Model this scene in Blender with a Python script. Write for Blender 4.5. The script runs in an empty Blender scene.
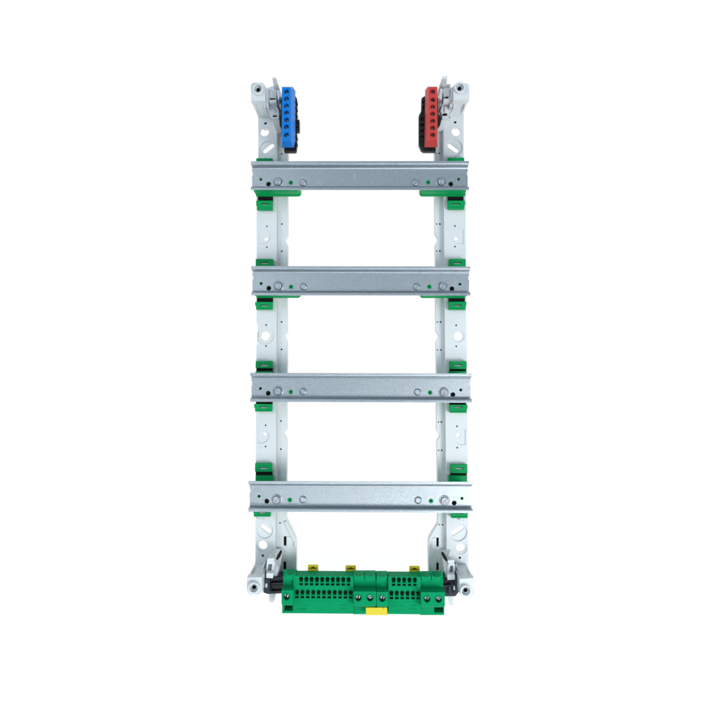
import bpy, bmesh, math, random
from mathutils import Vector
from mathutils.geometry import tessellate_polygon
random.seed(7)
S = 0.00122            # one drawing unit in metres (35 mm rail = 28.7 units)
CAMZ = 556.0; F = 500.0; TILT = math.radians(2.3); PX, PY = 360.0, 343.0
scene = bpy.context.scene
C = scene.collection

# ------------------------------------------------------------ camera
cd = bpy.data.cameras.new('camera'); cam = bpy.data.objects.new('camera', cd); C.objects.link(cam)
cam.location = (0, 0, CAMZ*S); cam.rotation_euler = (TILT, 0, 0)
cd.sensor_width = 36; cd.lens = 36*F/720; cd.shift_y = -(360-PY)/720
cd.clip_start = 0.01; cd.clip_end = 50
scene.camera = cam
# ------------------------------------------------------------ light
w = bpy.data.worlds.new('World'); scene.world = w; w.use_nodes = True
wb = w.node_tree.nodes['Background']; wb.inputs[1].default_value = 0.70
# a cool, evenly lit studio, brightest overhead and dimmer towards the walls
_N = w.node_tree.nodes; _L = w.node_tree.links
_tc = _N.new('ShaderNodeTexCoord'); _sx = _N.new('ShaderNodeSeparateXYZ'); _mr = _N.new('ShaderNodeMapRange'); _cr = _N.new('ShaderNodeValToRGB')
_L.new(_tc.outputs['Generated'], _sx.inputs[0]); _L.new(_sx.outputs['Z'], _mr.inputs[0])
_mr.inputs[1].default_value = 0; _mr.inputs[2].default_value = 1
_cr.color_ramp.elements[0].position = 0.0; _cr.color_ramp.elements[0].color = (0.22, 0.27, 0.31, 1)
_cr.color_ramp.elements[1].position = 1.0; _cr.color_ramp.elements[1].color = (0.75, 0.87, 0.97, 1)
_e = _cr.color_ramp.elements.new(0.75); _e.color = (0.70, 0.83, 0.94, 1)
_L.new(_mr.outputs[0], _cr.inputs[0]); _L.new(_cr.outputs[0], wb.inputs[0])

def area(name, loc, size, power, color, target=(0, 0, 0.05)):
    l = bpy.data.lights.new(name, 'AREA'); l.shape = 'RECTANGLE'; l.size, l.size_y = size
    l.energy = power; l.color = color
    o = bpy.data.objects.new(name, l); C.objects.link(o); o.location = loc
    d = Vector(target)-Vector(loc); o.rotation_euler = d.to_track_quat('-Z', 'Y').to_euler()
    return o
area('softbox_right', (1.02, -0.56, 1.15), (0.6, 0.7), 17, (1, 0.985, 0.96))
area('softbox_front', (-0.1, -1.0, 1.3), (0.7, 0.45), 5, (1, 0.99, 0.98))
area('softbox_left', (-1.15, 0.5, 1.3), (0.7, 0.7), 7, (0.95, 0.98, 1.0))
scene.view_settings.view_transform = 'Standard'; scene.view_settings.look = 'None'
scene.view_settings.exposure = 0.0; scene.view_settings.gamma = 1

# ------------------------------------------------------------ pixels to space
st, ct = math.sin(TILT), math.cos(TILT)
def at(px, py, z):
    """point of the ray through photo pixel (px, py) at height z; drawing units"""
    a, b = (px-PX)/F, -(py-PY)/F
    d = (a, b*ct+st, b*st-ct)
    t = (z-CAMZ)/d[2]
    return Vector((a*t, d[1]*t, z))

# ------------------------------------------------------------ materials
def mat(name, col, rough=0.5, metal=0.0, bump=0.0, bscale=900, var=0.0, vscale=60, coat=0.0, emis=0.0, spec=0.5, stretch=None):
    m = bpy.data.materials.new(name); m.use_nodes = True; nt = m.node_tree; N = nt.nodes; L = nt.links
    b = N['Principled BSDF']; b.inputs['Base Color'].default_value = (*col, 1)
    b.inputs['Roughness'].default_value = rough; b.inputs['Metallic'].default_value = metal
    b.inputs['Specular IOR Level'].default_value = spec
    tc = N.new('ShaderNodeTexCoord')
    mp = N.new('ShaderNodeMapping'); L.new(tc.outputs['Object'], mp.inputs[0])
    if stretch: mp.inputs['Scale'].default_value = stretch
    if var:
        n = N.new('ShaderNodeTexNoise'); n.inputs['Scale'].default_value = vscale; n.inputs['Detail'].default_value = 6
        n.inputs['Roughness'].default_value = 0.65
        L.new(mp.outputs[0], n.inputs['Vector'])
        mr = N.new('ShaderNodeMapRange'); mr.inputs[1].default_value = 0.3; mr.inputs[2].default_value = 0.7
        mr.inputs[3].default_value = 1-var; mr.inputs[4].default_value = 1+var
        L.new(n.outputs['Fac'], mr.inputs[0])
        mx = N.new('ShaderNodeMix'); mx.data_type = 'RGBA'; mx.blend_type = 'MULTIPLY'; mx.inputs[0].default_value = 1
        mx.inputs[6].default_value = (*col, 1); L.new(mr.outputs[0], mx.inputs[7])
        L.new(mx.outputs[2], b.inputs['Base Color'])
        mr2 = N.new('ShaderNodeMapRange'); mr2.inputs[1].default_value = 0.3; mr2.inputs[2].default_value = 0.7
        mr2.inputs[3].default_value = rough*(1-var); mr2.inputs[4].default_value = min(1, rough*(1+var))
        L.new(n.outputs['Fac'], mr2.inputs[0]); L.new(mr2.outputs[0], b.inputs['Roughness'])
    if bump:
        n2 = N.new('ShaderNodeTexNoise'); n2.inputs['Scale'].default_value = bscale; n2.inputs['Detail'].default_value = 3
        L.new(mp.outputs[0], n2.inputs['Vector'])
        bp = N.new('ShaderNodeBump'); bp.inputs['Strength'].default_value = bump; bp.inputs['Distance'].default_value = 0.0004
        L.new(n2.outputs['Fac'], bp.inputs['Height']); L.new(bp.outputs[0], b.inputs['Normal'])
    if emis:
        b.inputs['Emission Color'].default_value = (1, 1, 1, 1); b.inputs['Emission Strength'].default_value = emis
    return m
M = dict(
    plastic=mat('light_grey_plastic', (0.63, 0.67, 0.69), 0.42, bump=0.10, var=0.03, vscale=25),
    green=mat('green_plastic', (0.0005, 0.30, 0.085), 0.48, bump=0.15, var=0.08, vscale=90, spec=0.14),
    strip=mat('terminal_green_plastic', (0.0005, 0.275, 0.105), 0.6, bump=0.15, var=0.08, vscale=90, spec=0.06),
    blue=mat('blue_plastic', (0.001, 0.175, 0.62), 0.4, bump=0.08, var=0.05, spec=0.2),
    red=mat('red_plastic', (0.53, 0.05, 0.045), 0.42, bump=0.08, var=0.05, spec=0.2),
    black=mat('black_plastic', (0.010, 0.011, 0.014), 0.45, bump=0.1, spec=0.3),
    slate=mat('dark_slate_plastic', (0.022, 0.030, 0.042), 0.5, bump=0.1, spec=0.3),
    yellow=mat('yellow_plastic', (0.68, 0.56, 0.018), 0.45, bump=0.08, var=0.04, spec=0.35),
    brown=mat('dark_print', (0.08, 0.03, 0.01), 0.6),
    zinc=mat('galvanised_steel', (0.43, 0.48, 0.515), 0.35, 1.0, bump=0.7, bscale=1300, var=0.15, vscale=700),
    stamp=mat('stamped_steel', (0.60, 0.66, 0.70), 0.35, 1.0),
    screw=mat('bright_screw_steel', (0.62, 0.66, 0.70), 0.28, 1.0, var=0.1, vscale=300),
    setscrew=mat('dark_set_screw_steel', (0.27, 0.30, 0.33), 0.38, 1.0, var=0.2, vscale=500),
    brass=mat('dull_contact_metal', (0.10, 0.065, 0.05), 0.5, 0.6, var=0.2, vscale=400),
    dark=mat('recess_shade_black', (0.012, 0.010, 0.011), 0.8, spec=0.1),  # black fill painted in for the shade inside holes and gaps
    table=mat('added_white_glow', (0.12, 0.12, 0.12), 0.7, emis=0.95, spec=0.1),
)

# ------------------------------------------------------------ mesh building
def circ(cx, cy, r, n=24, ry=None, a0=0.0):
    ry = ry or r
    return [(cx+r*math.cos(a0+2*math.pi*i/n), cy+ry*math.sin(a0+2*math.pi*i/n)) for i in range(n)]
def slotp(x0, y0, x1, y1, w, n=8):
    a = math.atan2(y1-y0, x1-x0); r = w/2; p = []
    for i in range(n+1):
        t = a+math.pi/2+math.pi*i/n; p.append((x0+r*math.cos(t), y0+r*math.sin(t)))
    for i in range(n+1):
        t = a-math.pi/2+math.pi*i/n; p.append((x1+r*math.cos(t), y1+r*math.sin(t)))
    return p
def rectp(x0, y0, x1, y1): return [(x0, y0), (x1, y0), (x1, y1), (x0, y1)]
def rrect(x0, y0, x1, y1, r, n=4):
    p = []
    for cx, cy, a in ((x1-r, y0+r, -90), (x1-r, y1-r, 0), (x0+r, y1-r, 90), (x0+r, y0+r, 180)):
        for i in range(n+1):
            t = math.radians(a+90*i/n); p.append((cx+r*math.cos(t), cy+r*math.sin(t)))
    return p

class Part:
    def __init__(s, *mats):
        s.v = []; s.f = []; s.m = []; s.mats = list(mats); s.cur = 0; s.cuts = None
    def use(s, i): s.cur = i; return s
    def add(s, vs, fs):
        o = len(s.v); s.v += [tuple(v) for v in vs]
        for f in fs: s.f.append([o+i for i in f]); s.m.append(s.cur)
        return s
    def prism(s, out, z1, z0, holes=(), raw=False):
        loops = [[(at(x, y, z1) if not raw else Vector((x, y, z1))) for x, y in lp] for lp in [out, *holes]]
        flat = [v for lp in loops for v in lp]; n = len(flat)
        tris = tessellate_polygon([[Vector((v.x, v.y, 0)) for v in lp] for lp in loops])
        vs = flat+[Vector((v.x, v.y, z0)) for v in flat]; fs = []
        for t in tris:
            a, b, c = flat[t[0]], flat[t[1]], flat[t[2]]
            up = ((b-a).cross(c-a)).z > 0
            t = t if up else (t[0], t[2], t[1])
            fs.append(list(t)); fs.append([n+t[0], n+t[2], n+t[1]])
        o = 0
        for k, lp in enumerate(loops):
            m = len(lp)
            ar = sum(lp[i].x*lp[(i+1) % m].y-lp[(i+1) % m].x*lp[i].y for i in range(m))
            ccw = ar > 0
            if k: ccw = not ccw
            for i in range(m):
                j = (i+1) % m
                fs.append([n+o+i, n+o+j, o+j, o+i] if ccw else [o+i, o+j, n+o+j, n+o+i])
            o += m
        return s.add(vs, fs)
    def hull(s, pts, raw=False):
        b = bmesh.new()
        for p in pts: b.verts.new(at(*p) if not raw else Vector(p))
        r = bmesh.ops.convex_hull(b, input=b.verts)
        g = [x for x in r['geom_interior'] if isinstance(x, bmesh.types.BMVert)]
        bmesh.ops.delete(b, geom=g, context='VERTS')
        bmesh.ops.recalc_face_normals(b, faces=b.faces); b.verts.index_update()
        s.add([v.co for v in b.verts], [[v.index for v in f.verts] for f in b.faces]); b.free(); return s
    def lathe(s, px, py, prof, zc, n=28):
        """prof: (r, z) from outside to the centre; centre of turning is under pixel (px,py) at height zc"""
        c = at(px, py, zc); vs = []; fs = []
        for r, z in prof:
            for i in range(n):
                a = 2*math.pi*i/n; vs.append((c.x+r*math.cos(a), c.y+r*math.sin(a), z))
        for k in range(len(prof)-1):
            for i in range(n):
                j = (i+1) % n; fs.append([k*n+i, k*n+j, (k+1)*n+j, (k+1)*n+i])
        fs.append([(len(prof)-1)*n+i for i in range(n)]); fs.append([n-1-i for i in range(n)])
        return s.add(vs, fs)
    def loft(s, prof, xa, xb, zref, yref, sk=0.0):
        """profile of (pixel y, z) swept in x from pixel xa to xb; sk = pixel drop at the far end"""
        A = at(xa, yref, zref).x; B = at(xb, yref, zref).x; n = len(prof)
        vs = [(A, at(0, y, z).y, z) for y, z in prof]+[(B, at(0, y+sk, z).y, z) for y, z in prof]
        ar = sum(vs[i][1]*vs[(i+1) % n][2]-vs[(i+1) % n][1]*vs[i][2] for i in range(n))
        fs = [list(range(n))[::-1] if ar > 0 else list(range(n)), [n+i for i in range(n)] if ar > 0 else [n+i for i in range(n)][::-1]]
        for i in range(n):
            j = (i+1) % n
            fs.append([i, j, n+j, n+i] if ar > 0 else [n+i, n+j, j, i])
        return s.add(vs, fs)
    def mesh(s, name):
        me = bpy.data.meshes.new(name)
        me.from_pydata([(x*S, y*S, z*S) for x, y, z in s.v], [], s.f)
        for mm in s.mats: me.materials.append(mm)
        me.polygons.foreach_set('material_index', s.m)
        me.update(); return me
    def build(s, name, parent=None, bevel=0.3, cutter=None, smooth=32, segs=2, extra=()):
        me = s.mesh(name)
        if cutter:
            me = cut(me, cutter.mesh('tmp'))
            me.name = name
        for x in extra:
            b = bmesh.new(); b.from_mesh(me); k = len(b.faces); base = len(me.materials)
            b.from_mesh(x.mesh('tmp')); b.faces.ensure_lookup_table()
            for f in b.faces[k:]: f.material_index += base
            for mm in x.mats: me.materials.append(mm)
            b.to_mesh(me); b.free()
        me.polygons.foreach_set('use_smooth', [True]*len(me.polygons))
        me.set_sharp_from_angle(angle=math.radians(smooth))
        o = bpy.data.objects.new(name, me); C.objects.link(o)
        if bevel:
            b = o.modifiers.new('edge', 'BEVEL'); b.width = bevel*S; b.segments = segs
            b.limit_method = 'ANGLE'; b.angle_limit = math.radians(38); b.harden_normals = True
        if parent: o.parent = parent
        return o
def cut(me, cm):
    a = bpy.data.objects.new('a', me); b = bpy.data.objects.new('b', cm)
    C.objects.link(a); C.objects.link(b)
    m = a.modifiers.new('x', 'BOOLEAN'); m.operation = 'DIFFERENCE'; m.object = b; m.solver = 'EXACT'
    m.use_self = True
    dg = bpy.context.evaluated_depsgraph_get()
    r = bpy.data.meshes.new_from_object(a.evaluated_get(dg), preserve_all_data_layers=True, depsgraph=dg)
    bpy.data.objects.remove(a); bpy.data.objects.remove(b); return r
def thing(name, label, cat, group=None):
    o = bpy.data.objects.new(name, None); C.objects.link(o)
    o['label'] = label; o['category'] = cat
    if group: o['group'] = group
    return o

# ------------------------------------------------------------ the surface: an added glowing white table that hides shadows and whitens holes
t = Part(M['table']); t.prism([(-2600, -2600), (2600, -2600), (2600, 2600), (-2600, 2600)], 0, -6, raw=True)
t = t.build('added_glowing_table_surface', bevel=0); t['kind'] = 'structure'

# ============================================================ the mounting frame
frame = thing('mounting_frame', 'tall light grey plastic and steel mounting frame with four galvanised crosswise rails on green brackets', 'mounting frame')
ZP, ZI = 30.0, 24.5      # main plate and lower inner flange

def lerp_edge(pts, y):
    for (xa, ya), (xb, yb) in zip(pts, pts[1:]):
        if ya <= y <= yb: return xa+(xb-xa)*(y-ya)/max(1e-6, yb-ya)
    return pts[-1][0]

def upright(side):
    P = Part(M['plastic'], M['dark'])
    if side < 0:
        outer = [(258.2, 100), (258.2, 176), (256.6, 179), (256.5, 323), (257.9, 325.5), (257.9, 343), (256.4, 345.5), (256.0, 400), (255.8, 440), (255.5, 520), (255.3, 580)]
        fold = [(277.0, 100), (276.7, 215), (276.6, 330), (276.2, 420), (276.0, 480), (275.5, 545), (275.0, 580)]
        inner = [(288, 100), (287.6, 234.5), (285.6, 237.5), (284.6, 239), (285.6, 241), (287.4, 244.5), (287.2, 331.5), (285.2, 334.5), (284.2, 336), (285.2, 338), (287, 341.5), (286.8, 430.0), (284.8, 432.5), (283.8, 434), (284.8, 436.5), (286.6, 440), (286.2, 520), (288.2, 523.5), (294.2, 536), (296.0, 541), (296.2, 547), (296.2, 580)]
        holes = [('c', 264.6, 131.8, 4.4, 0), ('s', 265.2, 150.8, 272.0, 145.6, 4.6, 268.2, 149.6, 8.7), ('d', 266.0, 239.0, 1.9, 262.5, 236.6, 8.2, 7.3),
                 ('c', 265.3, 335.9, 4.5, 8.5), ('d', 264.6, 434.3, 1.9, 261.5, 435.6, 7.8, 7.6), ('s', 263.0, 526.6, 269.2, 531.6, 4.8, 264.8, 530.4, 8.3), ('c', 262.8, 545.2, 4.5, 6.2)]
        dots = [(265.5, 123.3, 1.35), (266.8, 226.2, .85), (266.8, 247, .85), (266.1, 325, .9), (266, 346, .9), (265.6, 425.3, .9), (265.5, 446.5, .9), (262.8, 555.7, 1.3)]
        idots = [(281.7, 153.8, .9), (281.8, 224, .9), (281.8, 251.2, .9), (281.6, 321.9, .9), (281.6, 349.4, .9), (281, 421, .9), (280.9, 449.2, .9), (280, 523, .9)]
        slots = [(283.6, 536.3, 286.4, 545.8), (283.4, 561.6, 286.2, 570.2)]
    else:
        outer = [(463.7, 100), (463.7, 176), (465.7, 179), (465.9, 240), (466.4, 325), (466.7, 345), (467.1, 400), (467.5, 440), (468.2, 520), (468.4, 580)]
        fold = [(443.2, 100), (443.9, 215), (444.8, 330), (445.5, 420), (446.0, 480), (446.6, 545), (446.8, 580)]
        inner = [(434.3, 100), (435.2, 232.5), (437.2, 235.5), (438.2, 238), (437.2, 240), (435.4, 243.5), (436.2, 331), (438.2, 334), (439.4, 336), (438.2, 338.5), (436.4, 341), (436.9, 431), (438.9, 434), (440.1, 436.5), (438.9, 439), (437.3, 441.5), (438.0, 524), (436.8, 526.5), (430.2, 537), (428.6, 541), (428.4, 562), (429.0, 580)]
        holes = [('c', 456.0, 131.5, 4.4, 0), ('s', 449.8, 145.6, 456.4, 150.4, 4.6, 453.8, 147.8, 8.7), ('d', 456.4, 238.5, 1.9, 460.4, 236.6, 8.8, 7.3),
                 ('c', 458.2, 336.1, 4.4, 6.2), ('d', 458.4, 435.2, 2.2, 462.3, 437.2, 8.6, 7.6), ('s', 453.4, 533.2, 461.4, 528.0, 4.8, 458.2, 532.4, 9), ('c', 460.6, 547.9, 4.3, 6.5)]
        dots = [(455.2, 122.2, 1.35), (455, 226, .9), (455, 246.5, .9), (456.2, 325.3, .9), (456.3, 346.3, .9), (457, 426.3, .9), (457.2, 447.7, .9), (459.8, 557.8, 1.3)]
        idots = [(439.2, 153.2, .9), (436.2, 153.4, .7), (439.9, 224, .9), (436.6, 224, .7), (439.9, 251, .9), (436.7, 251, .7), (440.6, 322, .9), (437.4, 322, .7), (441, 350, .9), (437.6, 350, .7),
                 (441.4, 422, .9), (438.4, 422, .7), (441.7, 450.3, .9), (438.6, 450.3, .7), (442.6, 524.8, .9), (439.4, 524.8, .7)]
        slots = [(436.4, 537.6, 438.9, 546.8), (436.4, 562.8, 438.9, 570.6)]
    # main plate, with recessed seats around the fixing holes
    hl = []; seats = []
    for h in holes:
        if h[0] == 'c':
            _, x, y, r, R = h
            if R:
                hl.append(circ(x, y, R, 32)); seats.append((circ(x, y, R-.02, 32), circ(x, y, r), 29.3))
            else: hl.append(circ(x, y, r))
        elif h[0] == 's':
            _, x0, y0, x1, y1, ww, cx, cy, R = h
            hl.append(circ(cx, cy, R, 36)); seats.append((circ(cx, cy, R-.02, 36), slotp(x0, y0, x1, y1, ww), 28.7))
        else:
            _, x, y, r, cx, cy, rx, ry = h
            d = [(cx-side*0+(rx*math.cos(a) if side < 0 else -rx*math.cos(a)), cy+ry*math.sin(a)) for a in [math.pi*(-.5+i/18) for i in range(19)]]
            d += [(cx+side*3.2, cy+ry), (cx+side*3.2, cy-ry)]
            cxx = sum(p[0] for p in d)/len(d)
            hl.append(d); seats.append(([(cxx+(a-cxx)*.997, cy+(b-cy)*.997) for a, b in d], circ(x, y, r, 16), 29.2))
    hl += [circ(x, y, r, 12) for x, y, r in dots]
    P.prism(outer+fold[::-1], ZP, ZP-2.6, hl)
    for o, h, z in seats: P.prism(o, z, z-2.2, [h])
    # step down to the inner flange, the flange, its notched edge wall, the outer wall down to the table
    P.prism([(x-side*.0, y) for x, y in fold]+[(x+side*1.3, y) for x, y in fold[::-1]], ZP-2.62, ZI-2.4)
    f2 = [(at(x, y, ZP).x, at(x, y, ZP).y) for x, y in fold]
    i2 = [(at(x, y, ZI).x, at(x, y, ZI).y) for x, y in inner]
    sl = [[(at(a, b, ZI).x, at(a, b, ZI).y) for a, b in rectp(*r)] for r in slots]
    dl = [[(at(a, b, ZI).x, at(a, b, ZI).y) for a, b in circ(x, y, r, 12)] for x, y, r in idots if abs(x-lerp_edge(inner, y)) > r+1.0]
    P.prism(f2+i2[::-1], ZI, ZI-2.2, sl+dl, raw=True)
    P.prism([(x+side*.15, y) for x, y in i2]+[(x+side*1.5, y) for x, y in i2[::-1]], ZI-2.22, 15, raw=True)
    o2 = [(at(x, y, ZP).x, at(x, y, ZP).y) for x, y in outer]
    for ya, yb in ((178, 226), (249, 321), (351, 425), (446, 519)):
        xa, xb = (at(lerp_edge(outer, ya), ya, ZP), at(lerp_edge(outer, yb), yb, ZP))
        P.prism([(xa.x, xa.y), (xb.x, xb.y), (xb.x-side*2, xb.y), (xa.x-side*2, xa.y)], ZP-2.62, 0.0, raw=True)
    # ribs under the plate, standing on the table
    for yy in (186, 292, 398, 505):
        a = at(outer[0][0], yy, 27); b = at(fold[2][0], yy, 27)
        P.prism([(a.x-side*3, a.y-1), (b.x, a.y-1), (b.x, a.y+1), (a.x-side*3, a.y+1)], ZP-2.7, 0.0, raw=True)
    # raised lips that follow the inner edge where the foot widens
    if side < 0:
        P.prism([(284.3, 522.5), (286.3, 521.5), (293.6, 536.2), (295.6, 541), (295.8, 547), (294.2, 547), (294, 541.5), (291.8, 537.6)], ZI+2.2, ZI)
        P.prism([(286.8, 536.6), (291.8, 537.4), (294, 541.4), (293.6, 548), (286.8, 548)], ZI+.8, ZI)
        P.prism([(286.6, 559.6), (289.6, 559.6), (289.6, 572), (286.6, 572)], ZI+1.2, ZI)
    else:
        P.prism([(439.6, 525.5), (437.8, 524.5), (430.6, 537), (428.8, 541.4), (428.9, 547), (430.4, 547), (430.6, 542), (432.2, 538.6)], ZI+2.2, ZI)
        P.prism([(436.2, 537.6), (432.3, 538.4), (430.6, 542), (430.8, 549), (436.2, 549)], ZI+.8, ZI)
        P.prism([(433.2, 560.6), (436.2, 560.6), (436.2, 572), (433.2, 572)], ZI+1.2, ZI)
    P.use(1)  # black plugs stand for the shade inside the dots and slots
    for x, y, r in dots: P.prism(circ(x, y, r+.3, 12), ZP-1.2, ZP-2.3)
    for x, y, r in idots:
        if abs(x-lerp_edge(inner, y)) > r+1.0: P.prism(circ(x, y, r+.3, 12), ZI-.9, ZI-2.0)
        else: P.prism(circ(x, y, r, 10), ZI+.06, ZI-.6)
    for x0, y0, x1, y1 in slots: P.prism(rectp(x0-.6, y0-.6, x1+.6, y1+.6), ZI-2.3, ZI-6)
    return P.build('side_upright', frame, bevel=.28)
UL, UR = upright(-1), upright(1)

# ---- corner posts with a round screw socket on top
def post(par, block, ring, rr, rh, up):
    P = Part(M['plastic'])
    cx = sum(p[0] for p in block)/len(block); cy = sum(p[1] for p in block)/len(block)
    P.prism(block, 65, 57.5, [circ(*ring, rh, 20)])
    low = [(at(cx+(x-cx)*.96, cy+(y-cy)*.96, 65).x, at(cx+(x-cx)*.96, cy+(y-cy)*.96, 65).y) for x, y in block]
    c = at(*ring, 65); hole = [(c.x+rh*.95*math.cos(2*math.pi*i/20), c.y+rh*.95*math.sin(2*math.pi*i/20)) for i in range(20)]
    P.prism(low, 57.45, 0, [hole], raw=True)
    P.prism(circ(*ring, rr, 32), 68.5, 65.02, [circ(*ring, rh+.25, 24)])
    # reinforcing fins on the two sides
    for k in (0, 1):
        x = min(p[0] for p in low)+2.2 if k == 0 else max(p[0] for p in low)-2.2
        ys = [p[1] for p in low]; yy = min(ys) if up else max(ys); dd = -1 if up else 1
        P.hull([(x-.5, yy, 57), (x+.5, yy, 57), (x-.5, yy+dd*2.2, 54), (x+.5, yy+dd*2.2, 54), (x-.5, yy, 36), (x+.5, yy, 36)], raw=True)
    o = P.build('corner_post', par, bevel=.45)
    Q = Part(M['plastic'], M['dark'])
    Q.lathe(ring[0], ring[1], [(rh*.93, 58), (rh*.93, 63.6), (1.9, 62.6), (1.75, 58)], 65, 20)
    Q.use(1); Q.lathe(ring[0], ring[1], [(1.95, 60), (1.95, 62.75), (.01, 62.75)], 65, 16)
    q = Q.build('screw_socket', o, bevel=0)
    return o
post(UL, [(250.9, 84.5), (253.5, 82.6), (262.5, 82.6), (265.2, 85.5), (265.2, 100.6), (250.9, 100.8)], (257.9, 88.6), 5.7, 3.7, True)
post(UR, [(453.4, 86), (456, 83.2), (465.5, 82.8), (469.4, 84.8), (469.4, 99.6), (453.4, 100.2)], (459.9, 87.3), 5.5, 3.8, True)
post(UL, [(246.9, 577.6), (261.9, 577.2), (262.2, 592.6), (258.5, 594.6), (250, 595), (247.0, 592.4)], (253.6, 588.2), 5.7, 4.1, False)
post(UR, [(459.5, 579), (473.9, 577.8), (474.6, 594.2), (471, 596.8), (463.5, 597), (459.6, 593.6)], (465.9, 591.2), 5.5, 4.1, False)

# ---- latches and blades between post and terminal holders
def latch(par, parts):
    P = Part(M['plastic'], M['dark'])
    for p in parts:
        P.use(1 if p[0] == 'd' else 0)
        if p[0] in 'pd': P.prism(p[1], p[2], p[3], p[4] if len(p) > 4 else ())
        else: P.hull(p[1])
    return P.build('latch', par, bevel=.25)
# top left
latch(UL, [('p', [(264.6, 88), (268.4, 87), (268.4, 107), (266.6, 107)], 54, 24),
           ('p', [(267.4, 89.5), (270.5, 86.2), (274.2, 86.0), (276.2, 90), (276.8, 103.6), (269.2, 103.6)], 50, 24),
           ('h', [(269.4, 91.5, 51.5), (272.0, 90.4, 51.5), (275, 94.5, 50), (273.6, 98.4, 50), (270.8, 98.0, 51), (269, 91, 48), (276, 99, 48)]), ('d', [(269.6, 98.5), (275.6, 98.3), (275.6, 99.3), (269.8, 99.5)], 50.5, 49),
           ('p', [(269.0, 99.9), (276.2, 99.5), (276.4, 102.2), (269.4, 102.6)], 54, 50)])
latch(UL, [('p', [(268.6, 106.6), (275.6, 104.6), (278.6, 109), (279.0, 118.4), (271.6, 118.4)], 46, 24),
           ('h', [(270.2, 109.4, 47.6), (273.0, 108, 47.6), (276.2, 111.6, 46.4), (275, 115.6, 46.4), (272, 114.6, 47), (270, 109, 44), (277, 116, 44)]), ('d', [(272.4, 115.6), (277, 115.2), (277, 116.6), (272.8, 116.8)], 46.6, 45),
           ('h', [(264.9, 107.2, 44), (266.2, 106.8, 44), (270.6, 117.8, 36), (271.8, 117.4, 36), (264.9, 109, 30), (266.2, 109, 30), (270.8, 119, 30), (271.6, 119, 30)]),
           ('h', [(271.6, 118.6, 44), (278.4, 118.4, 44), (282.6, 128.6, 34), (280.6, 134.8, 26), (277.2, 133.6, 30), (271.6, 120, 28), (282.6, 130, 25)])])
latch(UL, [('h', [(272.3, 76.9, 68), (276.0, 76.9, 68), (272.3, 78.6, 68), (276.0, 78.6, 68), (276.2, 97, 30), (282.6, 97, 30), (276.2, 101, 30), (282.6, 101, 30)]),
           ('h', [(276.4, 90.4, 56), (279.4, 89.6, 56), (280.4, 96, 56), (278.0, 101, 56), (279.2, 97, 30), (281.8, 97, 30), (282.0, 114, 30), (279.4, 113, 30)])])
# top right
latch(UR, [('p', [(450.8, 86.8), (453.6, 87.2), (452.4, 107), (449.8, 106)], 54, 24),
           ('p', [(444.8, 83.8), (450.6, 84.2), (449.8, 90), (450, 100.8), (444.6, 100.8), (443, 92)], 54, 24),
           ('p', [(442.6, 83.6), (449.8, 84.0), (449.6, 85.4), (442.8, 85.4)], 58, 54),
           ('p', [(443.8, 98.4), (450.4, 98.2), (450.2, 101.8), (443.4, 101.8)], 56, 50), ('d', [(444.6, 96.8), (448.4, 96.6), (448.4, 98.2), (444.6, 98.3)], 54.5, 53), ('h', [(446.6, 88, 55.6), (449.2, 88, 55), (449, 96, 55), (446.8, 96, 55.6), (446, 87, 52), (449.6, 97, 52)])])
latch(UR, [('p', [(442.2, 104), (447.6, 103.2), (449.6, 108.6), (448.8, 116.8), (442.4, 116.8), (440.6, 111)], 46, 24),
           ('h', [(455.6, 105.6, 44), (454.4, 105.4, 44), (449.2, 116, 36), (450.6, 116.6, 36), (455.4, 108, 30), (450.4, 118.5, 30)]),
           ('p', [(442.2, 115.9), (447.8, 115.7), (448.2, 118), (442.2, 118.4)], 50, 46), ('d', [(442.8, 113.6), (447.2, 113.4), (447.2, 115.6), (442.8, 115.8)], 46.6, 45), ('h', [(444.6, 105.6, 47.6), (448, 106.4, 46.6), (447.6, 113, 46.6), (444.8, 113, 47.6), (444, 105, 44), (448, 113.4, 44)]),
           ('h', [(448.0, 118, 44), (442.6, 117.6, 44), (437.6, 128.6, 34), (437.4, 131.8, 26), (443.6, 131.6, 26), (447.4, 121, 26), (444.6, 127, 32)])])
latch(UR, [('h', [(442.6, 76.2, 68), (447.2, 75.6, 68), (442.2, 79, 68), (447.2, 79, 68), (436.4, 92, 32), (444.2, 92, 32), (436.6, 97, 30), (444.2, 97, 30)]),
           ('h', [(440.6, 88, 56), (443.0, 89, 56), (439.4, 98, 56), (441.6, 101, 56), (438.6, 96, 30), (441.0, 96, 30), (437.8, 113, 30), (440.8, 112, 30)])])
# bottom left
latch(UL, [('p', [(266.8, 560.4), (270.2, 558.6), (273.8, 559.2), (274.6, 563), (273.2, 578.2), (265.8, 577.6)], 48, 24, [[(268.2, 564.4), (272.2, 564), (271.2, 572), (267.4, 571.8)]]),
           ('p', [(267.2, 558.8), (274.2, 558.2), (274.4, 560.4), (267.0, 561)], 52, 48),
           ('p', [(267.2, 563.8), (272.8, 563.6), (271.8, 573), (266.8, 572.8)], 42, 30),
           ('p', [(266.4, 573.2), (273.4, 573.2), (272.8, 578.4), (266.0, 578.0)], 54, 48),
           ('h', [(265.8, 561.8, 44), (264.8, 561.6, 44), (261.0, 570.6, 46), (262.2, 571, 46), (265.6, 560, 30), (261.4, 568, 30)])])
latch(UL, [('h', [(273.4, 548.6, 31), (283.2, 548.6, 26), (281.4, 562, 34), (279.4, 568, 46), (276.4, 576.8, 48), (273.8, 577.6, 48), (274.6, 562, 44), (280.6, 566, 27), (277.6, 572, 27), (271, 553, 30)]),
           ('h', [(279.8, 562.8, 30), (282.2, 561.6, 30), (277.6, 577.4, 46), (276.2, 577.6, 46), (281.8, 563, 25), (278.4, 574, 25)])])
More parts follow.
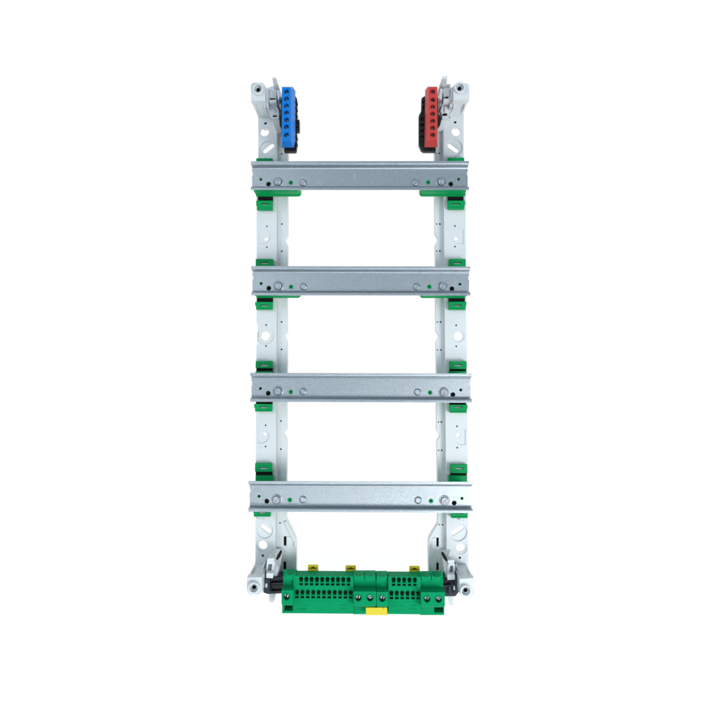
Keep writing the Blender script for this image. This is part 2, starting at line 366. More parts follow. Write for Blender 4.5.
# bottom right
latch(UR, [('p', [(449.0, 562.4), (453.2, 561.4), (455.2, 565), (454.6, 579.8), (447.4, 580.2), (447.2, 570)], 48, 24, [[(450.2, 566), (453.2, 565.8), (453.0, 574.4), (449.6, 574.6)]]),
           ('p', [(447.6, 560.6), (454.4, 560.0), (454.6, 562.2), (447.8, 562.6)], 52, 48),
           ('p', [(450.0, 565.6), (453.8, 565.6), (453.6, 575), (449.2, 575.2)], 42, 30),
           ('p', [(447.2, 574.6), (454.8, 574.6), (455.0, 579.6), (447.6, 580.0)], 54, 48),
           ('h', [(455.6, 564.4, 44), (456.8, 564.2, 44), (459.6, 571.6, 46), (458.4, 572, 46), (455.8, 562, 30), (459, 569, 30)])])
latch(UR, [('h', [(440.6, 549.6, 26), (450.4, 549.6, 31), (446.8, 563, 44), (443.2, 563, 34), (444.6, 570, 46), (448.0, 580.2, 48), (450.6, 579.6, 48), (443, 566, 27), (446.0, 574, 27), (452, 555, 30)]),
           ('h', [(441.6, 562, 30), (443.6, 563, 30), (447.8, 580.6, 46), (446.4, 580.8, 46), (442, 563, 25), (445.4, 577, 25)])])
# dark blocks painted as shade in the openings beside the lower latches and small moulded lettering blocks near the rails
for par, pts in ((UL, [(275.8, 559.0), (278.4, 554.8), (279.9, 554.6), (280.1, 557.0), (277.4, 560.2)]), (UR, [(443.2, 558.2), (444.0, 555.9), (445.4, 556.6), (448.4, 561.6), (446.4, 561.6)])):
    P = Part(M['dark']); P.prism(pts, 50.2, 38); P.build('opening_shade', par, bevel=0)
for par, r in ((UL, (257.6, 516.6, 263.4, 519.2)), (UR, (459.6, 518.2, 464.6, 521.0))):
    P = Part(M['screw']); P.prism(rrect(*r, .9), 32.5, 27); P.build('stop_pin', par, bevel=.2)
for par, r in ((UL, (259.8, 157.0, 265.0, 158.6)), (UR, (456.2, 156.2, 461.8, 158.2))):
    P = Part(M['slate'] if 0 else M['screw']); P.prism(rectp(*r), 31.5, 29); P.build('stop_pin', par, bevel=.2)
# spring tongues reaching out below the lower connectors
P = Part(M['plastic']); P.hull([(269.0, 590, 36), (276.4, 590, 36), (269.0, 602.6, 32), (273.8, 602.4, 32), (269.0, 602.6, 28), (273.8, 602.4, 28), (269, 588, 24), (277.6, 588, 24)]); P.build('spring_tongue', UL)
P = Part(M['plastic']); P.hull([(446.4, 592, 36), (453.4, 592, 36), (449.2, 605.0, 32), (453.2, 605.4, 32), (449.2, 605.0, 28), (453.2, 605.4, 28), (445.6, 590, 24), (453.4, 590, 24)]); P.build('spring_tongue', UR)

# ============================================================ the rails
ZF, ZW = 56.0, 50.0
rails = [
  dict(l=250.8, r=469.0, tl=161.2, tr=161.0, bl=189.8, br=189.8,
       sm=[(260.8, 179.3), (458.6, 179.1)], bk=[(268.5, 184.0), (450.8, 184.0)], sc=[(278.2, 182.4), (441.0, 182.2)], gr=[(290.8, 182.6), (428.2, 182.3)], dm=[(303.0, 182.8), (415.2, 182.5)]),
  dict(l=251.2, r=470.4, tl=266.0, tr=266.5, bl=295.3, br=295.5,
       sm=[(261.0, 283.4), (459.9, 284.2)], bk=[(268.8, 288.2), (451.9, 288.7)], sc=[(278.5, 286.2), (442.3, 286.5)], gr=[(291.0, 286.8), (429.3, 286.7)], dm=[(303.5, 286.7), (416.5, 286.7)]),
  dict(l=250.2, r=471.9, tl=372.8, tr=373.5, bl=401.7, br=402.8,
       sm=[(260.4, 388.5), (460.8, 390.0)], bk=[(268.2, 393.3), (452.9, 394.6)], sc=[(278.0, 391.2), (443.5, 392.2)], gr=[(290.8, 391.9), (430.1, 392.6)], dm=[(303.0, 391.5), (417.6, 392.2)]),
  dict(l=248.4, r=472.9, tl=481.1, tr=481.9, bl=511.7, br=513.1,
       sm=[(259.0, 496.4), (462.0, 498.4)], bk=[(266.8, 501.2), (454.2, 503.0)], sc=[(276.8, 499.2), (444.4, 500.2)], gr=[(289.8, 499.9), (430.9, 500.9)], dm=[(303.0, 499.5), (418.2, 500.2)]),
]
def edge_profile():
    # (distance from the rail's long edge, height), sheet 0.9 thick, rounded bends
    top = [(0, ZF)]
    for i in range(5):
        a = math.radians(90-90*i/4); top.append((2.1+1.6*math.cos(a), ZF-1.6+1.6*math.sin(a)))
    for i in range(5):
        a = math.radians(180+90*i/4); top.append((4.0+.3*math.cos(a), ZW-.1+.3*math.sin(a)))
    top += [(4.35, ZW-.35), (4.6, ZW+.3), (5.0, ZW+.42), (5.5, ZW+.1), (5.7, ZW)]
    bot = [(5.7, ZW-.9), (4.2, ZW-1.3), (3.4, ZW-1.3)]
    bot += [(3.0, ZW-.2), (2.8, ZW+.6), (2.8, ZF-1.9), (2.1, ZF-.9), (0, ZF-.9)]
    return top+bot
def rail(R):
    P = Part(M['zinc'], M['stamp'], M['dark'])
    TL, TR = at(R['l'], R['tl'], ZF), at(R['r'], R['tr'], ZF); BL, BR = at(R['l'], R['bl'], ZF), at(R['r'], R['br'], ZF)
    prof = edge_profile(); n = len(prof)
    for (A, B, sg) in ((TL, TR, -1), (BL, BR, 1)):
        vs = [(A.x, A.y+sg*d, z) for d, z in prof]+[(B.x, B.y+sg*d, z) for d, z in prof]; fs = []
        for i in range(n):
            j = (i+1) % n; fs.append([i, j, n+j, n+i] if sg > 0 else [n+i, n+j, j, i])
        fs += [list(range(n)) if sg < 0 else list(range(n))[::-1], [n+i for i in range(n)] if sg > 0 else [n+i for i in range(n)][::-1]]
        # consistent outward normals are fixed below
        P.add(vs, fs)
    hw = [(at(*p, ZW).x, at(*p, ZW).y) for p in ()]
    nt = .9
    ty = lambda x, A, B, d: A.y+(B.y-A.y)*(x-A.x)/(B.x-A.x)+d
    out = [(TL.x, TL.y-5.7), (TR.x, TR.y-5.7)]
    my = lambda x: ty(x, TL, TR, -8.6)
    # small punched notches in the two short ends
    out += [(TR.x, my(TR.x)), (TR.x-nt, my(TR.x)-.5), (TR.x-nt, my(TR.x)-1.6), (TR.x-.1, my(TR.x)-2.0), (TR.x-nt, my(TR.x)-2.6), (TR.x-nt, my(TR.x)-3.6), (TR.x, my(TR.x)-4.1)]
    out += [(BR.x, BR.y+5.7), (BL.x, BL.y+5.7)]
    out += [(TL.x, my(TL.x)-4.1), (TL.x+nt, my(TL.x)-3.6), (TL.x+nt, my(TL.x)-2.6), (TL.x+.1, my(TL.x)-2.0), (TL.x+nt, my(TL.x)-1.6), (TL.x+nt, my(TL.x)-.5), (TL.x, my(TL.x))]
    cw = lambda p, r, m=20: [(at(*p, ZW).x+r*math.cos(2*math.pi*i/m), at(*p, ZW).y+r*math.sin(2*math.pi*i/m)) for i in range(m)]
    hl = [cw(p, 1.55) for p in R['sm']]+[cw(p, 2.45) for p in R['bk']]+[cw(p, 2.35) for p in R['gr']]
    P.prism(out, ZW, ZW-.9, hl, raw=True)
    # pressed rings round the screws, pressed dimples, and the faint stamped mark in the middle
    for p in R['sc']: P.lathe(*p, [(5.3, ZW-.3), (5.2, ZW+.15), (4.4, ZW+.75), (3.9, ZW+.75), (3.7, ZW+.1), (.01, ZW+.1)], ZW, 32)
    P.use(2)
    for p in R['sc']: P.lathe(*p, [(3.95, ZW-.2), (3.95, ZW+.5), (.01, ZW+.5)], ZW, 32)  # dark disc painted as the shadow gap round each screw head
    P.use(0)
    for p in R['dm']: P.lathe(*p, [(3.9, ZW-.3), (3.8, ZW+.1), (3.0, ZW+1.25), (2.5, ZW+1.45), (2.2, ZW+1.15), (.01, ZW+1.1)], ZW, 28)
    cx = (R['l']+R['r'])/2-6; cy = (R['tl']+R['bl'])/2+1.5
    P.use(1)
    for r in () if R is not rails[0] else ((cx, cy-3, cx+.7, cy+3), (cx+.7, cy-3, cx+2.2, cy-2.4), (cx+.7, cy+2.4, cx+2.2, cy+3)):
        P.prism(rectp(*r), ZW+.12, ZW-.2)
    me = P.mesh('din_rail'); bm = bmesh.new(); bm.from_mesh(me); bmesh.ops.recalc_face_normals(bm, faces=bm.faces); bm.to_mesh(me); bm.free()
    me.polygons.foreach_set('use_smooth', [True]*len(me.polygons)); me.set_sharp_from_angle(angle=math.radians(34))
    o = bpy.data.objects.new('din_rail', me); C.objects.link(o); o.parent = frame
    for p in R['sc']:
        a = random.uniform(0, 90); Q = Part(M['screw'])
        c = at(*p, ZW); k = []
        for i in range(4):
            t0 = math.radians(a+90*i)
            for (u, v) in ((2.0, -.42), (2.0, .42), (.45, .45)):
                k.append((c.x+u*math.cos(t0)-v*math.sin(t0), c.y+u*math.sin(t0)+v*math.cos(t0)))
        ring = [(c.x+3.3*math.cos(2*math.pi*i/28), c.y+3.3*math.sin(2*math.pi*i/28)) for i in range(28)]
        Q.prism(ring, ZW+2.0, ZW+1.2, [k], raw=True)
        Q.lathe(*p, [(3.3, ZW+.4), (3.3, ZW+1.18), (.01, ZW+1.18)], ZW)
        Q.build('screw', o, bevel=.3)
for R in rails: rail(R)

# ---- green brackets under the rail ends, each with two clip tabs
ups = [(158.6, None), (258.9, None), (360.9, 371.2), (463.4, 480.6)]
tabs = {  # pixel boxes of the clip tabs: (x0,x1, y top, y bottom) for upper and lower tab, left then right
 0: [((256.2, 272.6, 158.4, 164), (257.0, 272.4, 200.6, 209.8)), ((448.0, 464.4, 157.8, 164), (448.0, 464.4, 200.6, 209.0))],
 1: [((255.6, 272.8, 259.0, 268), (256.0, 272.4, 301.8, 309.6)), ((449.0, 465.8, 259.0, 268), (449.0, 465.6, 301.6, 309.8))],
 2: [((255.6, 272.2, 360.9, 368.2), (255.0, 272.0, 404.0, 411.6)), ((449.6, 466.8, 361.2, 369.0), (449.8, 466.8, 404.8, 412.8))],
 3: [((255.0, 271.8, 463.4, 471.8), (253.8, 270.4, 508.0, 516.6)), ((450.6, 467.4, 464.6, 473.2), (451.2, 467.6, 510.0, 518.0))],
}
slot_y = {0: (None, 203.9), 1: (262.9, 305.5), 2: (365.2, 407.4), 3: (468.4, 512.9)}
def bracket(k, side):
    R = rails[k]
    B = thing_part = Part(M['green'], M['dark'])
    si = 0 if side < 0 else 1
    yt, yb = (R['tl'], R['bl']) if side < 0 else (R['tr'], R['br'])
    top = at(0, yt, ZF).y-7.2; bot = at(0, yb, ZF).y+1.0
    if side < 0: x0 = at(R['l'], yt, ZF).x+1.6; x1 = at(300.8, 190, 40).x
    else: x1 = at(R['r'], yt, ZF).x-1.6; x0 = at(419.8, 190, 40).x
    r = 3.2; zt, zb = ZW-.95, 34.6
    # body outline, inner lower corner rounded
    inn = x1 if side < 0 else x0; out = x0 if side < 0 else x1; s = 1 if side < 0 else -1
    poly = [(out, top), (inn, top)]
    for i in range(6):
        a = math.radians(90*i/5); poly.append((inn-s*r*(1-math.cos(a)), bot+r*(1-math.sin(a))))
    poly += [(out, bot)]
    hole = [(at(*R['bk'][si], ZW).x+2.5*math.cos(2*math.pi*i/20), at(*R['bk'][si], ZW).y+2.5*math.sin(2*math.pi*i/20)) for i in range(20)]
    hole2 = [(at(*R['sm'][si], ZW).x+1.2*math.cos(2*math.pi*i/14), at(*R['sm'][si], ZW).y+1.2*math.sin(2*math.pi*i/14)) for i in range(14)]
    hole3 = [(at(*R['gr'][si], ZW).x+2.3*math.cos(2*math.pi*i/20), at(*R['gr'][si], ZW).y+2.3*math.sin(2*math.pi*i/20)) for i in range(20)]
    B.prism(poly, zt, zb+3, [hole, hole2, hole3], raw=True)
    # foot flange a little wider than the body
    pf = [(x+(0), y-(.9 if y < (top+bot)/2 else 0)) for x, y in poly]
    B.prism(pf, zb+3-.02, zb, raw=True)
    # seat block standing on the upright
    sx0, sx1 = (at(257.0, yt, 34).x, at(272.0, yt, 34).x) if side < 0 else (at(450.0, yt, 34).x, at(465.2, yt, 34).x)
    B.prism(rectp(sx0, bot+1, sx1, top-1), zb-.02, ZP+.05, raw=True)
    lip = {2: 371.3, 3: 475.8}.get(k)
    if lip: ly = at(0, lip, 36).y; B.prism(rectp(sx0-1.2, top-1.5, sx1+1.0, ly), 36, ZP+.05, raw=True)
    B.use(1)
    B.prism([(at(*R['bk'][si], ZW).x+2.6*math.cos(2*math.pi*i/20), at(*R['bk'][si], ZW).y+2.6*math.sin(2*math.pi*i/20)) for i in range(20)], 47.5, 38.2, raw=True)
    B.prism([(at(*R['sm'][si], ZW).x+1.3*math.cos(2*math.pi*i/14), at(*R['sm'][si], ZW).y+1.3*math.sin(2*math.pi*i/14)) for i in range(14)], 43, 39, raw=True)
    o = B.build('rail_bracket', frame, bevel=.35)
    # the locating pin seen through the rail
    Q = Part(M['green'], M['dark'])
    Q.prism(circ(*R['gr'][si], 2.2, 20), ZW-.3, ZW-6, [circ(*R['gr'][si], .95, 14)])
    Q.use(1); Q.prism(circ(*R['gr'][si], 1.0, 14), ZW-1.2, ZW-4); Q.build('locating_pin', o, bevel=.15)
    # clip tabs
    for j, (a0, a1, b0, b1) in enumerate(tabs[k][si]):
        T = Part(M['green'], M['dark'], M['plastic'])
        zt2 = 35.0
        A = at(a0, b0, zt2); Bq = at(a1, b1, zt2)
        sy = slot_y[k][j]
        holes = []
        if sy is not None:
            sx = (a0+a1)/2; h = at(sx, sy, zt2)
            if A.y-.9 > h.y+1.0 and h.y-1.0 > Bq.y+.7: holes = [[(h.x-4.1, h.y-.95), (h.x+4.1, h.y-.95), (h.x+4.1, h.y+.95), (h.x-4.1, h.y+.95)]]
        c = 1.0
        out = [(A.x, A.y), (Bq.x, A.y), (Bq.x, Bq.y), (A.x, Bq.y)]
        if j == 1: out = [(A.x-c*(side < 0), A.y), (Bq.x+c*(side > 0), A.y), (Bq.x+c*(side > 0), Bq.y+5), (Bq.x, Bq.y+3), (Bq.x, Bq.y), (A.x, Bq.y), (A.x, Bq.y+3), (A.x-c*(side < 0), Bq.y+5)]
        T.prism(out, zt2, 31.2, holes, raw=True)
        # small ridge across the tab, at its free end
        ey = A.y if j == 0 else Bq.y; d = -1 if j == 0 else 1
        T.prism(rectp(A.x+.2, min(ey, ey+d*1.5), Bq.x-.2, max(ey, ey+d*1.5)), zt2+.7, zt2, raw=True)
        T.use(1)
        # black strip painted as shade in the gap between tab and bracket body
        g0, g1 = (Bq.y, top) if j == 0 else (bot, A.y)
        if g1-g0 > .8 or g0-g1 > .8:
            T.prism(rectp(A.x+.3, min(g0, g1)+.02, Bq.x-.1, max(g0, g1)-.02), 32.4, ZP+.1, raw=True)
        T.use(2)
        if holes: T.prism(rectp(h.x-4.0, h.y-1.0, h.x+4.0, h.y-.1), 33.6, 31.2, raw=True)
        T.build('clip_tab', o, bevel=.25)
    return o
for k in range(4):
    for sd in (-1, 1): bracket(k, sd)

# ============================================================ terminal blocks
def clamp_screw(par, px, py, zf, r, depth, name='clamp_screw', m='setscrew', k=.62):
    """slotted screw head sitting in a socket, over a black disc for its shade"""
    Q = Part(M[m], M['dark']); c = at(px, py, zf); z = zf-depth
    a = math.radians(random.uniform(10, 80)); rr = r*k; hw, hl = rr*.16, rr*.8
    ox, oy = random.uniform(-.12, .12)*r, random.uniform(-.05, .2)*r
    kk = [(c.x+ox+u*math.cos(a)-v*math.sin(a), c.y+oy+u*math.sin(a)+v*math.cos(a)) for u, v in ((-hl, -hw), (hl, -hw), (hl, hw), (-hl, hw))]
    ring = lambda q, x=0, y=0: [(c.x+x+q*math.cos(2*math.pi*i/20), c.y+y+q*math.sin(2*math.pi*i/20)) for i in range(20)]
    Q.prism(ring(rr, ox, oy), z, z-1.0, [kk], raw=True)
    Q.use(1); Q.prism(ring(r*.97), z-.9, z-3, raw=True)  # black disc put in for the shade down the socket
    return Q.build(name, par, bevel=.12)

def bar(name, label, color, side):
    root = thing(name, label, 'terminal block', 'screw terminal blocks beside the top corners of the frame')
    ys = ([91.5, 98.6, 105.7, 112.6, 119.6, 126.6, 134.8] if side < 0 else [91.5, 99.8, 106.8, 113.8, 120.8, 127.8, 134.8])
    cx = 286.4 if side < 0 else 432.7
    P = Part(M[color])
    if side < 0:
        top = [(282.3, 87.2), (289.6, 87.2), (290.8, 88.6), (290.8, 141.2), (282.3, 141.2)]
        mid = [(281.8, 86.8), (292.6, 86.8), (295.3, 90.4), (295.2, 141.2), (293.6, 147.0), (281.9, 147.0)]
    else:
        top = [(437.2, 87.0), (429.6, 87.0), (428.4, 88.4), (428.4, 140.0), (437.0, 140.0)]
        mid = [(437.4, 86.6), (427.6, 86.6), (425.2, 90.0), (424.8, 141.0), (424.6, 146.6), (437.4, 146.8)]
    ZT = 66
    pts = [tuple(at(x, y, ZT)) for x, y in top]
    m2 = [at(x, y, 55.5) for x, y in mid]
    pts += [tuple(p) for p in m2]+[(p.x, p.y, 54) for p in m2]
    P.hull(pts, raw=True)
    K = Part(M[color])
    for y in ys: K.prism([(at(a, b, ZT).x, at(a, b, ZT).y) for a, b in circ(cx, y, 2.45, 24)], ZT+3, ZT-9, raw=True)
    # step in the outer side wall
    body = P.build('housing', root, bevel=.8, cutter=K, segs=3)
    for y in ys:
        clamp_screw(root, cx, y, ZT, 2.45, 2.6, k=.5)
    # black holder behind the housing
    H = Part(M['black'], M['brass'])
    if side < 0:
        H.prism([(281.0, 99), (281.4, 97), (295.6, 96.2), (296.8, 98), (296.8, 131.5), (296.6, 149.6), (295.6, 151.6), (284.2, 151.6), (283.6, 140), (282.2, 130), (279.6, 125.4), (279.2, 117.4), (281.0, 112.5)], 50, 45)
        H.prism(rectp(282, 101, 290.6, 139), 54, ZI+.05)
        H.prism(rrect(293.5, 119.4, 299.4, 131.2, .6), 50.5, 45)
        teeth = [(294.4+.0, y) for y in (101.5, 107.8, 114.2, 136.8, 143)]
        for x, y in teeth: H.prism(rectp(292, y-1.5, 297.2, y+1.3), 53, 46)
        for y in (121.2, 125.2, 129.2): H.prism(rectp(294, y-.9, 298.4, y+.9), 52, 46)
        H.use(1)
        for x, y in teeth: H.prism(rectp(294.6, y-2.6, 296.4, y-2.0), 50.6, 49)
    else:
        H.prism([(438.6, 99), (438.2, 97), (424, 96.2), (421.6, 98), (421.4, 110.6), (418.9, 115.4), (418.9, 144.6), (421.4, 150), (424, 151.4), (435.8, 151.4), (436.2, 140), (437.8, 127.5), (440.4, 124.5), (441.6, 118.8), (438.2, 114)], 50, 45)
        H.prism(rectp(428.6, 101, 437.4, 139), 54, ZI+.05)
        for y in (99.4, 104.2): H.prism(rectp(422.4, y-1.2, 428, y+1.4), 53, 46)
        for y in (116, 122, 128, 134): H.prism(rectp(420.4, y-1.4, 428, y+1.4), 53, 46)
        H.use(1); 
        for y in (101.8, 119, 131): H.prism(rectp(422.6, y-.4, 424.6, y+.4), 50.6, 49)
    H.build('holder', root, bevel=.4)
bar('blue_terminal_block', 'blue screw terminal block with seven screw holes beside the top left corner of the frame', 'blue', -1)
bar('red_terminal_block', 'red screw terminal block with seven screw holes beside the top right corner of the frame', 'red', 1)

# ---- long green strip along the bottom
strip = thing('terminal_strip', 'long green terminal strip with small wire holes and yellow tags across the frame bottom', 'terminal strip')
SK = 0.0135
yo = lambda x: (x-293)*SK*.62
def section(P, prof, xa, xb, zref, yref):
    P.loft([(y+yo(xa), z) for y, z in prof], xa, xb, zref, yref, yo(xb)-yo(xa))
G = Part(M['strip'])
fine = [(570.6, 44), (575.6, 59), (588.4, 59), (588.9, 60), (600.4, 60), (601.2, 59.2), (613.4, 59.2), (613.4, 54), (612, 30), (568, 30)]
fine = [(570.6, 44), (575.8, 58), (600.4, 59.2), (601.4, 58.4), (613.3, 58.4)]
def close(prof, zb=26):
    yb = at(0, prof[-1][0], prof[-1][1]).y; ya = at(0, prof[0][0], prof[0][1]).y
    return prof, ya, yb, zb
def section2(P, prof, xa, xb, zref, yref, zb=28, sk=True):
    """profile with vertical ends dropped to height zb"""
    A = at(xa, yref, zref).x; B = at(xb, yref, zref).x
    def ring(xpix):
        o = yo(xpix) if sk else 0
        r = [(at(0, y+o, z).y, z) for y, z in prof]
        return [(r[0][0]-11, zb)]+r+[(r[-1][0], zb)]
    ra, rb = ring(xa), ring(xb); n = len(ra)
    vs = [(A, y, z) for y, z in ra]+[(B, y, z) for y, z in rb]
    ar = sum(ra[i][0]*ra[(i+1) % n][1]-ra[(i+1) % n][0]*ra[i][1] for i in range(n))
    fs = [list(range(n))[::-1] if ar > 0 else list(range(n)), [n+i for i in range(n)] if ar > 0 else [n+i for i in range(n)][::-1]]
    for i in range(n):
        j = (i+1) % n; fs.append([i, j, n+j, n+i] if ar > 0 else [n+i, n+j, j, i])
    P.add(vs, fs)
def rowcut(K, x, y, z):
    c = at(x, y, z)
    K.prism([(c.x+2.15*math.cos(2*math.pi*i/18), c.y+1.5+2.3*math.sin(2*math.pi*i/18)) for i in range(18)], z+4, z-5.2, raw=True)
    K.prism(rectp(c.x-1.65, c.y-1.5, c.x+1.65, c.y+.1), z+4.2, z-7, raw=True)
    K.prism(rectp(c.x-1.75, c.y-4.6, c.x+1.75, c.y-2.4), z+4.1, z-7.2, raw=True)
def fine_block(x0, x1, r1, r2, marks, vents, name='wire_terminal_row'):
    P = Part(M['strip']); section2(P, fine, x0, x1, 58, 600)
    K = Part(M['strip'])
    for x, y in r1: rowcut(K, x, y, 58)
    for x, y in r2: rowcut(K, x, y, 59.4)
    Q = Part(M['brass'])
    for rr, z in ((r1, 58), (r2, 59.4)):
        for x, y in rr:
            c = at(x, y, z)
            Q.prism(rectp(c.x-1.6, c.y-1.45, c.x+1.6, c.y+.05), z-4.6, z-6.6, raw=True)
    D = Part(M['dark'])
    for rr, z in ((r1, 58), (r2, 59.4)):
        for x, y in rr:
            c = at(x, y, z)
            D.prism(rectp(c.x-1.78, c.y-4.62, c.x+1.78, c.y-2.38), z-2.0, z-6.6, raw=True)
    E = Part(M['strip']); V = Part(M['dark'])
    for x, y, wd in marks:
        for i in range(max(1, int(wd/1.3))): E.prism(rectp(x+i*1.3, y+.1*(i % 2), x+i*1.3+.8, y+.9), 58.75, 58.2)
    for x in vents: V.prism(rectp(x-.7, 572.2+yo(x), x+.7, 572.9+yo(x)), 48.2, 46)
    return P.build(name, strip, bevel=.22, cutter=K, smooth=30, extra=(Q, D, E, V))
r1 = [(301.1+5.27*i, 580.4+yo(301+5.27*i)) for i in range(10)]
r2 = [(296.9+5.39*i, 593.6+yo(297+5.39*i)) for i in range(11)]
fine_block(293.4, 353.4, r1, r2, [(297.5, 603.6, 2), (302, 603.6, 2), (306, 604.6, 1), (297, 608.8, 9.5), (341, 604.6, 7), (341, 608.8, 6)], (302.2, 308.2, 314.2, 329, 335))
r3 = [(393.6+5.3*i, 581.1+yo(393+5.3*i)-.9) for i in range(5)]
r4 = [(391.4+5.42*i, 594.6+yo(391+5.4*i)-.9) for i in range(6)]
fine_block(388.3, 420.8, r3, r4, [(393, 605.4, 1.6), (396.6, 605.4, 1.6), (400, 605.4, 3), (393.5, 610.4, 9), (411.5, 605.2, 6), (410, 608.8, 7)], (391.8, 397.4, 403.4, 409))
def big_block(name, x0, x1, cups, screws, base_y=615.0, lip=True, ztop=66, notch=None, yy=0.0):
    P = Part(M['strip'])
    prof = [(570.3+yy, 42), (571.0+yy, 54), (580.5+yy, 56.4), (586.6+yy, 55.2), (591.6+yy, 66), (603.2+yy, 66), (605.6+yy, 65.2), (606.6+yy, 62.5)]
    A = at(x0, 598, ztop).x; B = at(x1, 598, ztop).x
    r = [(at(0, y, z).y, z) for y, z in prof]
    ra = [(r[0][0]-15, 28)]+r+[(r[-1][0], 28)]; n = len(ra)
    vs = [(A, y, z) for y, z in ra]+[(B, y, z) for y, z in ra]
    ar = sum(ra[i][0]*ra[(i+1) % n][1]-ra[(i+1) % n][0]*ra[i][1] for i in range(n))
    fs = [list(range(n))[::-1] if ar > 0 else list(range(n)), [n+i for i in range(n)] if ar > 0 else [n+i for i in range(n)][::-1]]
    for i in range(n):
        j = (i+1) % n; fs.append([i, j, n+j, n+i] if ar > 0 else [n+i, n+j, j, i])
    P.add(vs, fs)
    K = Part(M['strip'])
    F_ = Part(M['strip'])
    for cx, cr in cups:
        n_ = 20
        def ushape(rad, py, ry, ytop):
            c = at(cx, py, 56)
            return [(c.x+rad*math.cos(math.pi+math.pi*i/n_), c.y+ry*math.sin(math.pi+math.pi*i/n_)) for i in range(n_+1)]+[(c.x+rad, c.y+ytop), (c.x-rad, c.y+ytop)]
        # rounded lip of the wire funnel, the funnel mouth, and its steep inner slope
        P.prism(ushape(cr+.1, 576.8+yy, 3.6, 3.9), 57.4, 55, raw=True)
        U = ushape(cr-.15, 573.4+yy, 2.3, 14); c = at(cx, 573.4+yy, 56)
        K.prism(U, 70, 34, raw=True)
        w_ = cr-.2; ya = at(0, 575.9+yy, 53.5).y; p2 = at(0, 570.8+yy, 42).y; p3 = at(0, 571.8+yy, 36).y
        F_.hull([(c.x+q, y, z) for q in (-w_, w_) for y, z in ((ya, 53.5), (p2, 42), (p3, 36), (ya-5, 36))], raw=True)
    yS = r[-1][0]
    for q, d in ((A, 1), (B, -1)):
        q -= d*.5; K.hull([(q, yS-.6, 50), (q+d*3.0, yS-.6, 50), (q, yS+2.6, 50), (q, yS-.6, 72), (q+d*3.0, yS-.6, 72), (q, yS+2.6, 72)], raw=True)
    for sx, sy in screws:
        c = at(sx, sy, 66)
        K.prism([(c.x+3.05*math.cos(2*math.pi*i/24), c.y+3.05*math.sin(2*math.pi*i/24)) for i in range(24)], 72, 57, raw=True)
    o = P.build(name, strip, bevel=.6, cutter=K, smooth=30, segs=3, extra=(F_,))
    for sx, sy in screws:
        Rg = Part(M['strip']); Rg.prism(circ(sx, sy, 4.0, 28), 66.5, 66.02, [circ(sx, sy, 3.1, 24)]); Rg.build('screw_collar', o, bevel=.2)
        clamp_screw(o, sx, sy, 66, 3.05, 2.4, k=.66)
    # lower lip below the block
    Lp = Part(M['strip']); yl = 604
    y0 = at(0, 606.6+yy, 62.5).y; A2, B2 = at(x0, 606, 60).x, at(x1, 606, 60).x
    y1 = at(0, base_y, 54).y
    Kl = None
    Lp.prism(rectp(A2-.35, y1, B2+.35, y0-.02), 54, 28, raw=True)
    if notch:
        Kl = Part(M['strip'])
        nx0, nx1, ny0, ny1 = notch
        Kl.prism(rectp(at(nx0, 608, 54).x, at(0, ny1, 54).y, at(nx1, 608, 54).x, at(0, ny0, 54).y), 60, 44, raw=True)
    Lp.build('lower_lip', o, bevel=.3, cutter=Kl)
    return o
big_block('end_terminal', 281.5, 293.3, [(290.6, 4.6)], [(286.5, 597.2)], base_y=613.4, notch=(284.2, 292.4, 600, 611.0), yy=-1.2)
big_block('screw_terminal', 353.6, 376.2, [(359.0, 4.9), (370.2, 4.9)], [(358.4, 598.4), (370.1, 598.4)], base_y=614.4)
big_block('screw_terminal', 376.7, 388.1, [(381.9, 4.9)], [(382.4, 598.9)], base_y=614.6, yy=.5)
big_block('screw_terminal', 421.0, 444.9, [(426.0, 4.5), (436.4, 4.6)], [(427.2, 599.5), (438.8, 599.7)], base_y=615.2, notch=(434.2, 443.4, 600, 612.6), yy=.7)
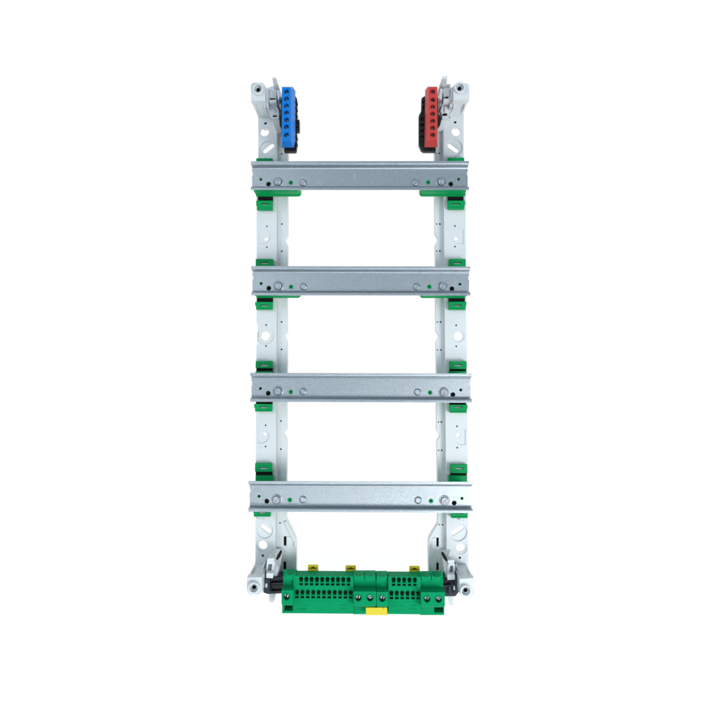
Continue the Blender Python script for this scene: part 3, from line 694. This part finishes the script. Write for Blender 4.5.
# yellow pieces
Y = Part(M['yellow']); Y.prism(rectp(365.8, 607.6, 387.2, 615.3), 60.5, 50); Y.prism(rectp(383.6, 607.6, 387.0, 610.0), 61.2, 60.5); Y.build('yellow_label', strip, bevel=.3)
for x0, x1, y0 in ((307.8, 318.2, 564.6), (345.6, 355.9, 565.2), (409.3, 419.8, 565.8)):
    Y = Part(M['yellow'], M['brown']); Y.prism(rrect(x0, y0+.4, x1, y0+9, 1.3), 44, 42.6)
    Y.use(1); c = (x0+x1)/2
    Y.prism([(x0+1.5, y0+4.1), (x0+1.5, y0+3.2), (c-1.8, y0+2.9), (c-.6, y0+2.0), (c+.6, y0+2.0), (c+1.8, y0+2.9), (x1-1.5, y0+3.2), (x1-1.5, y0+4.1)], 44.12, 43.8)
    Y.build('yellow_tag', strip, bevel=.3)
# dark end holders that clip the strip to the frame
H = Part(M['slate'], M['black'], M['plastic'])
H.prism([(264.2, 578.6), (285, 577.8), (285, 593.4), (268, 594.2), (263.2, 592.6)], 46, ZP+.05)
H.prism([(263.6, 579), (269.8, 578.6), (269.8, 592.6), (263.4, 591.6)], 52, 46)
H.prism([(271.2, 583.2), (284, 582.6), (284, 584), (271.2, 584.6)], 49, 46)
H.prism([(270.6, 591.2), (283, 591.0), (283, 592.4), (270.6, 592.8)], 49, 46)
H.use(1); H.prism([(264.6, 577.6), (285, 576.8), (285, 579.6), (270, 580), (266, 584)], 50, 46); H.prism([(272.2, 585), (283.4, 584.4), (283.4, 590.4), (272.2, 590.8)], 46.4, 45)
H.use(2); H.prism(rectp(265.4, 583.6, 267.2, 587.6), 53, 51)
H.build('end_holder', strip, bevel=.35)
H = Part(M['slate'], M['black'], M['plastic'])
H.prism([(440, 580.4), (457.6, 576), (459.2, 583), (458.8, 592), (455.6, 596.4), (440, 596.6)], 46, ZP+.05)
H.prism([(454.4, 575), (457.2, 574.2), (459.4, 581), (459.0, 590.8), (455.4, 592.2)], 52, 46)
H.prism([(441, 585.6), (449.8, 585.0), (449.8, 586.6), (441, 587.2)], 49, 46)
H.prism([(448.6, 585), (450.8, 585), (450.8, 594.8), (448.6, 595.2)], 50, 46)
H.use(1); H.prism([(440, 579.6), (450.6, 578.6), (451.6, 583.6), (440, 584.4)], 46.8, 45); H.prism([(453, 589.6), (455.8, 588.6), (455.6, 593.2), (453, 593.6)], 48, 45.5)
H.use(2); H.prism(rectp(453.6, 586.2, 455.0, 590.2), 53, 51)
H.build('end_holder', strip, bevel=.35)
